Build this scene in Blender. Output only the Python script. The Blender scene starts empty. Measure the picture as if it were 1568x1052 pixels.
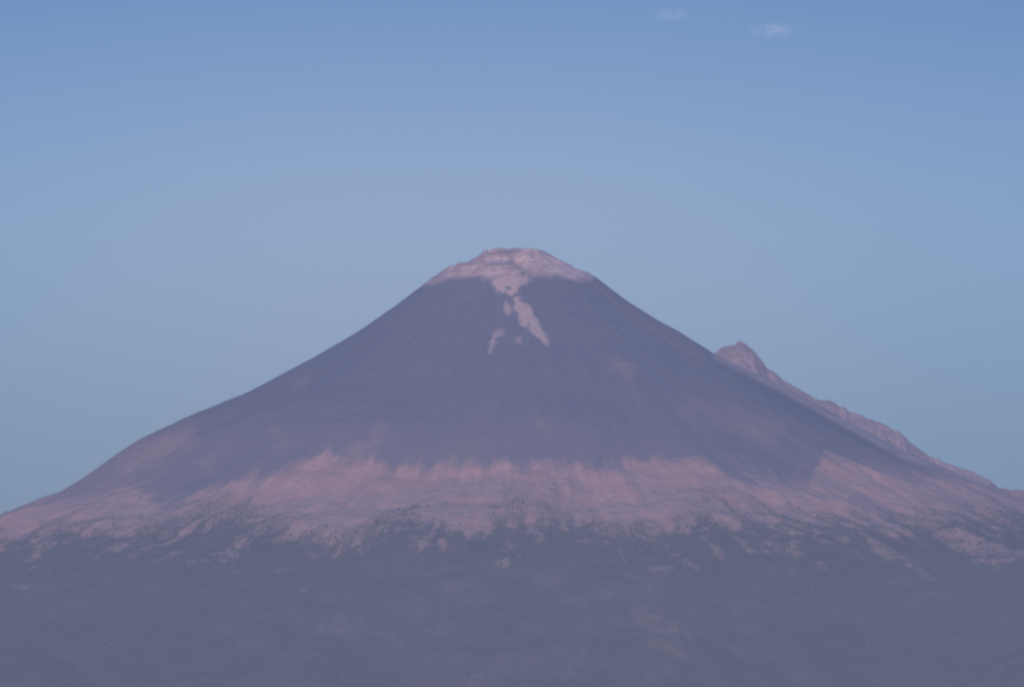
import bpy, math
import numpy as np
rng=np.random.default_rng(7)
D=400.0; K=0.039; ZS=32.0   # 1 unit = 100 m

# ------------------------------------------------------------ noise helpers
def gnoise(x,y,seed=0):
    r=np.random.default_rng(seed)
    N=256
    ang=r.random((N,N))*2*np.pi
    gx,gy=np.cos(ang),np.sin(ang)
    xi=np.floor(x).astype(np.int64); yi=np.floor(y).astype(np.int64)
    fx=x-xi; fy=y-yi
    def d(ix,iy,dx,dy):
        a=ix%N; b=iy%N
        return gx[a,b]*dx+gy[a,b]*dy
    sx=fx*fx*fx*(fx*(fx*6-15)+10); sy=fy*fy*fy*(fy*(fy*6-15)+10)
    n00=d(xi,yi,fx,fy); n10=d(xi+1,yi,fx-1,fy); n01=d(xi,yi+1,fx,fy-1); n11=d(xi+1,yi+1,fx-1,fy-1)
    return ((n00*(1-sx)+n10*sx)*(1-sy)+(n01*(1-sx)+n11*sx)*sy)*1.5
def fbm(x,y,o=4,seed=0,gain=.5):
    s=0;a=1
    for i in range(o):
        s=s+a*gnoise(x*2**i+13.7*i,y*2**i+5.1*i,seed+i); a*=gain
    return s
def sst(a,b,x):
    t=np.clip((x-a)/(b-a),0,1); return t*t*(3-2*t)

# ------------------------------------------------------------ profiles (survey of the ridge lines)
Lp=[(790,378),(765,383),(742,385),(716,401),(682,410),(655,430),(605,468),(545,510),(480,548),(380,602),(280,644),(210,678),(180,698),(130,734),(90,758),(60,768),(0,793),(-200,850),(-500,930),(-1200,1085),(-1900,1215)]
Rp=[(790,378),(828,383),(860,400),(890,415),(905,418),(960,460),(1010,492),(1040,508),(1095,543),(1200,594),(1300,647),(1380,690),(1568,770),(1800,850),(2100,935),(2800,1085),(3500,1215)]
Gp=[(900,900),(1060,590),(1088,545),(1104,532),(1124,527),(1133,521),(1143,527),(1156,538),(1167,552),(1172,561),(1200,580),(1245,609),(1258,613),(1272,613),(1300,628),(1335,641),(1360,653),(1375,657),(1392,675),(1430,700),(1460,712),(1490,721),(1510,730),(1530,746),(1568,752),(1650,785),(1800,830),(2100,905),(2800,1060),(3500,1215)]
def prof(p,left=False):
    u=np.array([a for a,b in p],float); v=np.array([b for a,b in p],float)
    r=(790-u)*K if left else (u-790)*K
    return r, ZS-(v-378)*K
Lr,Lz=prof(Lp,True); Rr,Rz=prof(Rp); Gr,Gz=prof(Gp)
Y0=6.0
def height(x,y):
    r=np.hypot(x,y)+1e-6
    t=x/r
    th=np.arctan2(x,-y)
    w=sst(-1,1,t)
    zl=np.interp(r,Lr,Lz); zr=np.interp(r,Rr,Rz)
    z=zl*(1-w)+zr*w
    lr=np.log(r+2.0)
    g=fbm(th*7+3*lr*.35,lr*1.3,4,3,.5)
    amp=np.interp(r,[0,2,6,12,18,24,32,45,80],[0,.01,.03,.05,.07,.14,.40,.6,.9])
    g2=1-np.abs(fbm(th*10+.6*gnoise(x*.15,y*.15,55),lr*1.1,3,31,.5))*2
    sd=(1-.8*np.exp(-((np.abs(t)-1)/.12)**2))
    z=z+amp*(g*.8+ (g2-.6)*.22)*sd
    z=z+fbm(x*.12,y*.12,3,90)*np.interp(r,[0,15,30,60],[0,.0,.5,1.2])*(1-.85*np.exp(-((np.abs(t)-1)/.15)**2))
    z=z+fbm(x*1.2,y*1.2,4,40,.55)*np.interp(r,[0,3,6,12,22,30,50],[.02,.03,.016,.018,.018,.035,.08])
    cap=np.exp(-(r/4.0)**4)
    ter=np.abs(((z*1.5+fbm(x*.4,y*.4,3,61)*.9)%1)-.5)
    z=z+cap*(fbm(x*1.3,y*1.3,5,70,.6)*.17+(ter-.25)*.28)*sst(.5,2.0,r)
    z=z-.25*np.exp(-((x+.2-(r-1.7)*.25)/.45)**2)*sst(1.2,2.2,r)*(1-sst(5,7.5,r))*(y<0)
    z=z-1.6*np.exp(-((x*x+(y-3.2)**2)/1.7**2)**2)
    sc=(D+Y0)/D
    gz=np.interp(x/sc,Gr,Gz)*sc
    rough=fbm(x*1.1,y*.5,4,80,.6)
    dy=y-Y0-.6*gnoise(x*.25,y*0+3.3,81)
    rz=gz-.50*np.sqrt(dy*dy+.04)+.10+.11*fbm(x*1.6,y*0+.5,4,87,.6)+rough*.13*sst(.2,2.5,np.abs(dy))+ .16*fbm(x*.8+dy*.4,dy*.15,4,83)*sst(0,3,np.abs(dy))
    k=.08
    h=np.clip(.5+.5*(rz-z)/k,0,1)
    z=z*(1-h)+rz*h+k*h*(1-h)
    return z

def axis(segs):
    out=[]
    for a,b,n in segs: out.append(np.linspace(a,b,n,endpoint=False))
    out.append([segs[-1][1]]); return np.concatenate(out)
xs=axis([(-150,-70,30),(-70,-36,60),(-36,-10,330),(-10,10,330),(10,38,360),(38,70,60),(70,150,30)])
ys=axis([(-150,-80,30),(-80,-40,230),(-40,-12,300),(-12,10,330),(10,40,60),(40,150,40)])
X,Y=np.meshgrid(xs,ys)
Z=height(X,Y)
edge=np.maximum(np.abs(X),np.abs(Y))
Z=Z*(1-sst(95,145,edge))-.3*sst(100,145,edge)
Z=np.maximum(Z,-.3)
def UV(x,y,z):
    s=D/(D+y); return 790+x*s/K, 378+(ZS-z*s)/K
U,V=UV(X,Y,Z)

# ------------------------------------------------------------ land cover
nA=fbm(X*.22,Y*.22,5,100,.55); nB=fbm(X*.9,Y*.9,4,110,.6); nC=fbm(X*.06,Y*.06,3,120)
R=np.hypot(X,Y); TH=np.arctan2(X,-Y)
streak=fbm(TH*22,np.log(R+2)*2.0,4,130,.6)
streakF=fbm(TH*70,np.log(R+2)*3.0,3,140,.6)
up=np.interp(U,[-400,0,60,130,205,250,330,400,500,580,700,770,850,930,1000,1040,1080,1140,1235,1262,1380,1568,2000],
               [900,790,765,765,738,777,745,722,700,706,709,713,706,712,700,713,706,730,738,692,716,745,800])
dn=np.interp(U,[-400,0,100,200,300,350,430,520,600,700,800,900,1000,1080,1150,1300,1450,1568,2000],
               [900,822,806,812,785,775,800,832,792,800,780,796,812,778,790,794,782,778,790])
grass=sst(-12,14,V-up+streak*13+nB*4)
tex=nA*28+streak*36+nB*20+streakF*10
forest=sst(-26,26,V-dn+tex)
cl=sst(.20,.90,nA*.5+streak*.8+nB*.5+streakF*.15+.14-(V-820)/120)
forest=forest*(1-.50*cl)
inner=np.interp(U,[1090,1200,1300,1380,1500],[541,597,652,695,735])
north=sst(0,10,V-inner)
bare=np.zeros_like(V)
def cap(u1,v1,r1,u2,v2,r2,soft=3.,wob=3.):
    dx,dy=u2-u1,v2-v1
    t=np.clip(((U-u1)*dx+(V-v1)*dy)/(dx*dx+dy*dy+1e-6),0,1)
    d=np.hypot(U-u1-t*dx,V-v1-t*dy)-(r1+(r2-r1)*t)+wob*(nB*1.2+streakF*.4)
    return 1-sst(-soft,soft,d)
caps=[(762,432,8,800,428,9,1),(765,440,6,783,446,6,1),(786,440,8,800,424,7,.9),(775,462,4,777,476,4,.8),(790,458,5,805,492,8,1),(802,470,7,818,497,8,1),(815,500,6,838,524,3.5,1),
      (768,508,4,755,515,4,.6),(756,514,4.5,750,537,3.5,.75),(793,520,4.5,794,522,4.5,.55)]
for c in caps: bare=np.maximum(bare,cap(*c[:6],soft=3.5,wob=4.)*c[6])
su=np.interp(U,[600,640,660,700,735,750,770,800,812,850,880,905,930],[400,434,433,423,422,427,430,418,416,418,426,428,400])
summit=1-sst(-6,7,V-su+nB*5)
faint=np.zeros_like(V)
for c in [(945,556,6,965,567,7,.55),(1050,712,8,1066,710,8,.8),(575,655,7,573,670,9,.35),(425,665,6,432,672,6,.4),(825,642,6,838,645,5,.25),(470,575,4,455,592,4,.3),
          (195,705,22,285,668,16,.50),(1060,615,12,1180,665,20,.22),(1230,712,6,1222,722,6,.3),(315,712,6,322,708,5,.35),(545,690,12,570,680,6,.4),(910,430,5,1000,500,8,.32),(1010,498,8,1075,545,8,.34)]:
    faint=np.maximum(faint,cap(*c[:6],soft=12.,wob=8.)*c[6])
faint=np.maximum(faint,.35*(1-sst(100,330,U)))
ridge=(1-north)*sst(1084,1100,U)
shade_band=sst(0,8,V-inner)*(1-sst(14,44,V-inner+streak*8))*sst(1080,1180,U)*(1-sst(1370,1470,U))  # shadow band of the right flank, painted in as darker ash

def C(*a): return np.array(a)
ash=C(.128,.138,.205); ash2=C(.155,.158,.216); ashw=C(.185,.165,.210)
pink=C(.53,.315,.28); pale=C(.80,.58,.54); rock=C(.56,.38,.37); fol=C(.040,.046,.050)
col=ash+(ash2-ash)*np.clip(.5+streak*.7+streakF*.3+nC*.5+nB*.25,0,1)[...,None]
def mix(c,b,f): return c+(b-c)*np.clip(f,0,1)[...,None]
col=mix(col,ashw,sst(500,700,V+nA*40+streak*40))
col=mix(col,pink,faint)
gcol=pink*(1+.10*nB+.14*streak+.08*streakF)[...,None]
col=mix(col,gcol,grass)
col=mix(col,ash*.75,shade_band*.85)
rcol=mix(rock*(1+.22*fbm(X*.8,Y*.5,4,150))[...,None],ash2,sst(.0,.5,fbm(X*.35+4,Z*1.2,4,160))*.3)
col=mix(col,rcol,ridge)
scol=mix(rock*np.ones_like(col),pale,sst(-.1,.5,nB*.6+.1+.5*sst(790,850,U)))
scol=mix(scol,ash2,sst(.1,.6,fbm(X*.5,Z*4,4,170))*.5*(1-.7*sst(790,850,U)))
col=mix(col,scol,summit)
col=mix(col,pale*.84*(1+.15*nB)[...,None],bare)
fcol=fol*(1+.25*nB+.3*nA)[...,None]
haze_mid=np.exp(-((U-760)/480)**2)  # pale haze at bottom centre put into the forest colour, fading sideways
fcol=fcol+(C(.030,.019,.013)*haze_mid[...,None])*(1+.6*nA)[...,None]
patch=cap(985,940,14,1035,985,14,soft=14,wob=14)
fcol=mix(fcol,pink*.6,patch*.35)
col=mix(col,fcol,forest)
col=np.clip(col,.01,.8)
treed=forest*(1-.55*patch)

def grid_mesh(name,X,Y,Z,col=None):
    ny,nx=X.shape
    me=bpy.data.meshes.new(name)
    idx=np.arange(nx*ny).reshape(ny,nx)
    q=np.stack([idx[:-1,:-1],idx[:-1,1:],idx[1:,1:],idx[1:,:-1]],-1).reshape(-1,4)
    me.vertices.add(nx*ny); me.vertices.foreach_set("co",np.stack([X,Y,Z],-1).astype(np.float32).ravel())
    me.loops.add(q.size); me.loops.foreach_set("vertex_index",q.astype(np.int32).ravel())
    me.polygons.add(len(q)); me.polygons.foreach_set("loop_start",(np.arange(len(q))*4).astype(np.int32))
    me.update(calc_edges=True)
    me.polygons.foreach_set("use_smooth",np.ones(len(q),bool))
    if col is not None:
        a=me.color_attributes.new("cover",'FLOAT_COLOR','POINT')
        c4=np.concatenate([col.reshape(-1,3),np.ones((nx*ny,1))],1).astype(np.float32)
        a.data.foreach_set("color",c4.ravel())
    ob=bpy.data.objects.new(name,me); bpy.context.collection.objects.link(ob); return ob

def nodes(m):
    m.use_nodes=True; nt=m.node_tree; nt.nodes.clear(); return nt,nt.nodes,nt.links
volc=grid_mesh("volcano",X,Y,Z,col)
m=bpy.data.materials.new("volcano_ash_rock"); nt,N,L=nodes(m)
out=N.new('ShaderNodeOutputMaterial'); b=N.new('ShaderNodeBsdfPrincipled'); b.inputs['Roughness'].default_value=1; b.inputs['Specular IOR Level'].default_value=0
at=N.new('ShaderNodeVertexColor'); at.layer_name="cover"
tc=N.new('ShaderNodeTexCoord'); n1=N.new('ShaderNodeTexNoise'); n1.inputs['Scale'].default_value=3.5; n1.inputs['Detail'].default_value=6; n1.inputs['Roughness'].default_value=.65
L.new(tc.outputs['Object'],n1.inputs['Vector'])
mr=N.new('ShaderNodeMapRange'); mr.inputs['From Min'].default_value=.3; mr.inputs['From Max'].default_value=.7; mr.inputs['To Min'].default_value=.84; mr.inputs['To Max'].default_value=1.16
L.new(n1.outputs['Fac'],mr.inputs['Value'])
vm=N.new('ShaderNodeVectorMath'); vm.operation='SCALE'
L.new(at.outputs['Color'],vm.inputs[0]); L.new(mr.outputs['Result'],vm.inputs['Scale']); L.new(vm.outputs[0],b.inputs['Base Color'])
bp=N.new('ShaderNodeBump'); bp.inputs['Strength'].default_value=.2; bp.inputs['Distance'].default_value=.10
L.new(n1.outputs['Fac'],bp.inputs['Height']); L.new(bp.outputs['Normal'],b.inputs['Normal'])
L.new(b.outputs[0],out.inputs['Surface']); volc.data.materials.append(m)

# ------------------------------------------------------------ forest (one mesh of small conifers)
NT=230000
tx=rng.uniform(-38,38,NT); ty=rng.uniform(-78,4,NT)
from_x=np.interp(tx,xs,np.arange(len(xs))); from_y=np.interp(ty,ys,np.arange(len(ys)))
ix=np.clip(from_x.astype(int),0,len(xs)-2); iy=np.clip(from_y.astype(int),0,len(ys)-2)
fx=from_x-ix; fy=from_y-iy
def samp(A): return (A[iy,ix]*(1-fx)+A[iy,ix+1]*fx)*(1-fy)+(A[iy+1,ix]*(1-fx)+A[iy+1,ix+1]*fx)*fy
tz=samp(Z); tf=samp(treed)
keep=rng.random(NT)<np.clip(tf*1.1-.15,0,1)**1.6*.7
tx,ty,tz=tx[keep],ty[keep],tz[keep]; n=len(tx)
h=rng.uniform(.08,.19,n); w=h*rng.uniform(.22,.36,n); a0=rng.uniform(0,6.28,n)
S=5
P=np.zeros((n,S*2+2,3))
for i in range(S):
    a=a0+2*np.pi*i/S
    P[:,i]=np.stack([tx+w*np.cos(a),ty+w*np.sin(a),tz+h*.12],-1)
    P[:,S+i]=np.stack([tx+w*.6*np.cos(a+.6),ty+w*.6*np.sin(a+.6),tz+h*.55],-1)
P[:,2*S]=np.stack([tx,ty,tz+h],-1); P[:,2*S+1]=np.stack([tx,ty,tz-.03],-1)
F=[]
for i in range(S):
    j=(i+1)%S
    F+= [(i,j,S+i),(j,S+j,S+i),(S+i,S+j,2*S),(j,i,2*S+1)]
F=np.array(F); nf=len(F)
allF=(F[None]+(np.arange(n)*(2*S+2))[:,None,None]).reshape(-1,3)
me=bpy.data.meshes.new("pine_forest"); me.vertices.add(n*(2*S+2)); me.vertices.foreach_set("co",P.astype(np.float32).ravel())
me.loops.add(allF.size); me.loops.foreach_set("vertex_index",allF.astype(np.int32).ravel())
me.polygons.add(len(allF)); me.polygons.foreach_set("loop_start",(np.arange(len(allF))*3).astype(np.int32)); me.update(calc_edges=True)
fo=bpy.data.objects.new("pine_forest",me); bpy.context.collection.objects.link(fo)
m=bpy.data.materials.new("conifer_foliage"); nt,N,L=nodes(m)
out=N.new('ShaderNodeOutputMaterial'); b=N.new('ShaderNodeBsdfPrincipled'); b.inputs['Roughness'].default_value=1; b.inputs['Specular IOR Level'].default_value=0
tc=N.new('ShaderNodeTexCoord'); n1=N.new('ShaderNodeTexNoise'); n1.inputs['Scale'].default_value=.5; n1.inputs['Detail'].default_value=8
cr=N.new('ShaderNodeValToRGB'); cr.color_ramp.elements[0].position=.38; cr.color_ramp.elements[0].color=(.034,.040,.042,1); cr.color_ramp.elements[1].position=.64; cr.color_ramp.elements[1].color=(.090,.074,.066,1)
L.new(tc.outputs['Object'],n1.inputs['Vector']); L.new(n1.outputs['Fac'],cr.inputs[0]); L.new(cr.outputs[0],b.inputs['Base Color']); L.new(b.outputs[0],out.inputs['Surface'])
me.materials.append(m)
print("trees",n,"verts",X.size)

# ------------------------------------------------------------ plain to the horizon
gx=axis([(-6000,-400,20),(-400,400,120),(400,6000,20)]); gy=axis([(-3000,-500,16),(-500,400,120),(400,6000,20)])
GX,GY=np.meshgrid(gx,gy)
gr=grid_mesh("ground",GX,GY,np.where(np.hypot(GX,GY+D)<30,0,fbm(GX*.02,GY*.02,3,200)*.25)-.05)
m=bpy.data.materials.new("plain_fields"); nt,N,L=nodes(m)
out=N.new('ShaderNodeOutputMaterial'); b=N.new('ShaderNodeBsdfPrincipled'); b.inputs['Roughness'].default_value=1
tc=N.new('ShaderNodeTexCoord'); n1=N.new('ShaderNodeTexNoise'); n1.inputs['Scale'].default_value=.08; n1.inputs['Detail'].default_value=10
cr=N.new('ShaderNodeValToRGB'); cr.color_ramp.elements[0].position=.4; cr.color_ramp.elements[0].color=(.05,.06,.03,1); cr.color_ramp.elements[1].position=.62; cr.color_ramp.elements[1].color=(.16,.13,.08,1)
L.new(tc.outputs['Object'],n1.inputs['Vector']); L.new(n1.outputs['Fac'],cr.inputs[0]); L.new(cr.outputs[0],b.inputs['Base Color']); L.new(b.outputs[0],out.inputs['Surface'])
gr.data.materials.append(m)

# ------------------------------------------------------------ haze: homogeneous air volumes, emission stands in for scattered skylight
def box(name,x0,x1,y0,y1,z0,z1):
    v=[(x,y,z) for z in (z0,z1) for y in (y0,y1) for x in (x0,x1)]
    f=[(0,2,3,1),(4,5,7,6),(0,1,5,4),(2,6,7,3),(0,4,6,2),(1,3,7,5)]
    me=bpy.data.meshes.new(name); me.from_pydata(v,[],f); o=bpy.data.objects.new(name,me); bpy.context.collection.objects.link(o); return o
def airmat(ob,name,SIG,c):
    m=bpy.data.materials.new(name); nt,N,L=nodes(m)
    out=N.new('ShaderNodeOutputMaterial'); ab=N.new('ShaderNodeVolumeAbsorption'); em=N.new('ShaderNodeEmission'); ad=N.new('ShaderNodeAddShader')
    ab.inputs['Color'].default_value=(0,0,0,1); ab.inputs['Density'].default_value=SIG
    em.inputs['Color'].default_value=(*c,1); em.inputs['Strength'].default_value=SIG
    L.new(ab.outputs[0],ad.inputs[0]); L.new(em.outputs[0],ad.inputs[1]); L.new(ad.outputs[0],out.inputs['Volume'])
    ob.data.materials.append(m)
airmat(box("haze",-1500,1500,-450,200,-2,110),"haze_air",.0013,(.200,.240,.415))
airmat(box("low_mist",-1400,1400,-440,-15,-1.5,10),"mist_air",.0010,(.180,.190,.275))

# ------------------------------------------------------------ small clouds
def cloud(name,x,y,z,a,bb,c,dens,seed):
    bpy.ops.mesh.primitive_uv_sphere_add(segments=24,ring_count=16,radius=1,location=(x,y,z)); o=bpy.context.object; o.name=name; o.scale=(a,bb,c)
    m=bpy.data.materials.new(name+"_vapour"); nt,N,L=nodes(m)
    out=N.new('ShaderNodeOutputMaterial'); vs=N.new('ShaderNodeVolumePrincipled'); vs.inputs['Color'].default_value=(1,1,1,1)
    tc=N.new('ShaderNodeTexCoord'); ln=N.new('ShaderNodeVectorMath'); ln.operation='LENGTH'; L.new(tc.outputs['Object'],ln.inputs[0])
    fo=N.new('ShaderNodeMapRange'); fo.inputs['From Min'].default_value=1; fo.inputs['From Max'].default_value=.1; fo.interpolation_type='SMOOTHSTEP'; L.new(ln.outputs['Value'],fo.inputs['Value'])
    mp=N.new('ShaderNodeMapping'); mp.inputs['Location'].default_value=(seed,0,0); L.new(tc.outputs['Object'],mp.inputs[0])
    nz=N.new('ShaderNodeTexNoise'); nz.inputs['Scale'].default_value=2.4; nz.inputs['Detail'].default_value=5; L.new(mp.outputs[0],nz.inputs['Vector'])
    m2=N.new('ShaderNodeMapRange'); m2.inputs['From Min'].default_value=.42; m2.inputs['From Max'].default_value=.62; m2.inputs['To Max'].default_value=dens; L.new(nz.outputs['Fac'],m2.inputs['Value'])
    mu=N.new('ShaderNodeMath'); mu.operation='MULTIPLY'; L.new(fo.outputs[0],mu.inputs[0]); L.new(m2.outputs[0],mu.inputs[1]); L.new(mu.outputs[0],vs.inputs['Density'])
    # added glow in place of multiply-scattered skylight inside the vapour
    me_=N.new('ShaderNodeMath'); me_.operation='MULTIPLY'; me_.inputs[1].default_value=.85; L.new(mu.outputs[0],me_.inputs[0])
    vs.inputs['Emission Color'].default_value=(.42,.56,.80,1); L.new(me_.outputs[0],vs.inputs['Emission Strength'])
    L.new(vs.outputs[0],out.inputs['Volume']); o.data.materials.append(m)
s7=700/400
def at_(u,v): return (u-790)*K*s7, (ZS-(v-378)*K)*s7
x,z=at_(1032,20); cloud("cloud",x,300,z,2.6,2.2,.9,.22,3.1)
x,z=at_(1188,44); cloud("cloud.001",x,300,z,3.1,2.2,.95,.32,8.4)

# ------------------------------------------------------------ world
w=bpy.data.worlds.new("World"); bpy.context.scene.world=w; w.use_nodes=True
nt=w.node_tree; N=nt.nodes; L=nt.links; N.clear()
out=N.new('ShaderNodeOutputWorld'); bg=N.new('ShaderNodeBackground'); bg.inputs['Strength'].default_value=.1
sky=N.new('ShaderNodeTexSky'); sky.sky_type='NISHITA'; sky.sun_disc=False; sky.sun_elevation=math.radians(7); sky.sun_rotation=math.radians(192); sky.altitude=2200
tc=N.new('ShaderNodeTexCoord'); sp=N.new('ShaderNodeSeparateXYZ'); L.new(tc.outputs['Generated'],sp.inputs[0])
cr=N.new('ShaderNodeValToRGB'); cr.color_ramp.interpolation='B_SPLINE'
e=cr.color_ramp.elements
stops=[(0.0,(.24,.37,.48)),(.035,(.24,.39,.50)),(.05,(.29,.46,.59)),(.065,(.37,.55,.74)),(.080,(.42,.62,.86)),(.095,(.34,.57,.87)),(.112,(.14,.40,.79)),(.125,(.06,.33,.72)),(.25,(.09,.27,.62)),(1.0,(.08,.2,.5))]
while len(e)<len(stops): e.new(.5)
for el,(p,c) in zip(e,stops): el.position=p; el.color=(*c,1)
L.new(sp.outputs['Z'],cr.inputs[0])
# the sky is paler around the west, deeper blue to either side
ax=N.new('ShaderNodeMath'); ax.operation='ADD'; ax.inputs[1].default_value=.012; L.new(sp.outputs['X'],ax.inputs[0])
ab=N.new('ShaderNodeMath'); ab.operation='ABSOLUTE'; L.new(ax.outputs[0],ab.inputs[0])
mrx=N.new('ShaderNodeMapRange'); mrx.interpolation_type='SMOOTHSTEP'; mrx.inputs['From Min'].default_value=.01; mrx.inputs['From Max'].default_value=.10; L.new(ab.outputs[0],mrx.inputs['Value'])
tm=N.new('ShaderNodeMix'); tm.data_type='RGBA'; tm.inputs[6].default_value=(1.03,1.01,1,1); tm.inputs[7].default_value=(.68,.88,.97,1); L.new(mrx.outputs[0],tm.inputs['Factor'])
ml=N.new('ShaderNodeVectorMath'); ml.operation='MULTIPLY'; L.new(cr.outputs[0],ml.inputs[0]); L.new(tm.outputs[2],ml.inputs[1])
sc=N.new('ShaderNodeVectorMath'); sc.operation='SCALE'; sc.inputs['Scale'].default_value=10; L.new(ml.outputs[0],sc.inputs[0])
mx=N.new('ShaderNodeMix'); mx.data_type='RGBA'; mx.inputs['Factor'].default_value=.9
L.new(sky.outputs[0],mx.inputs[6]); L.new(sc.outputs[0],mx.inputs[7]); L.new(mx.outputs[2],bg.inputs['Color']); L.new(bg.outputs[0],out.inputs[0])

s=bpy.data.lights.new("sun",'SUN'); s.energy=4.9; s.angle=math.radians(.5); s.color=(1,.68,.55)
so=bpy.data.objects.new("sun",s); so.rotation_euler=(math.radians(83),0,math.radians(-12)); bpy.context.collection.objects.link(so)

cam=bpy.data.cameras.new("camera"); co=bpy.data.objects.new("camera",cam); bpy.context.collection.objects.link(co)
co.location=(-.23,-D,.05); cz=ZS-(526-378)*K
co.rotation_euler=(math.pi/2+math.atan2(cz,D),0,0)
cam.sensor_width=36; cam.lens=36*math.hypot(D,cz)/(1568*K); cam.clip_start=.01; cam.clip_end=20000
cam.dof.use_dof=True; cam.dof.focus_distance=200; cam.dof.aperture_fstop=1.8
sc_=bpy.context.scene; sc_.camera=co
sc_.view_settings.view_transform='Standard'; sc_.view_settings.look='None'; sc_.view_settings.exposure=0
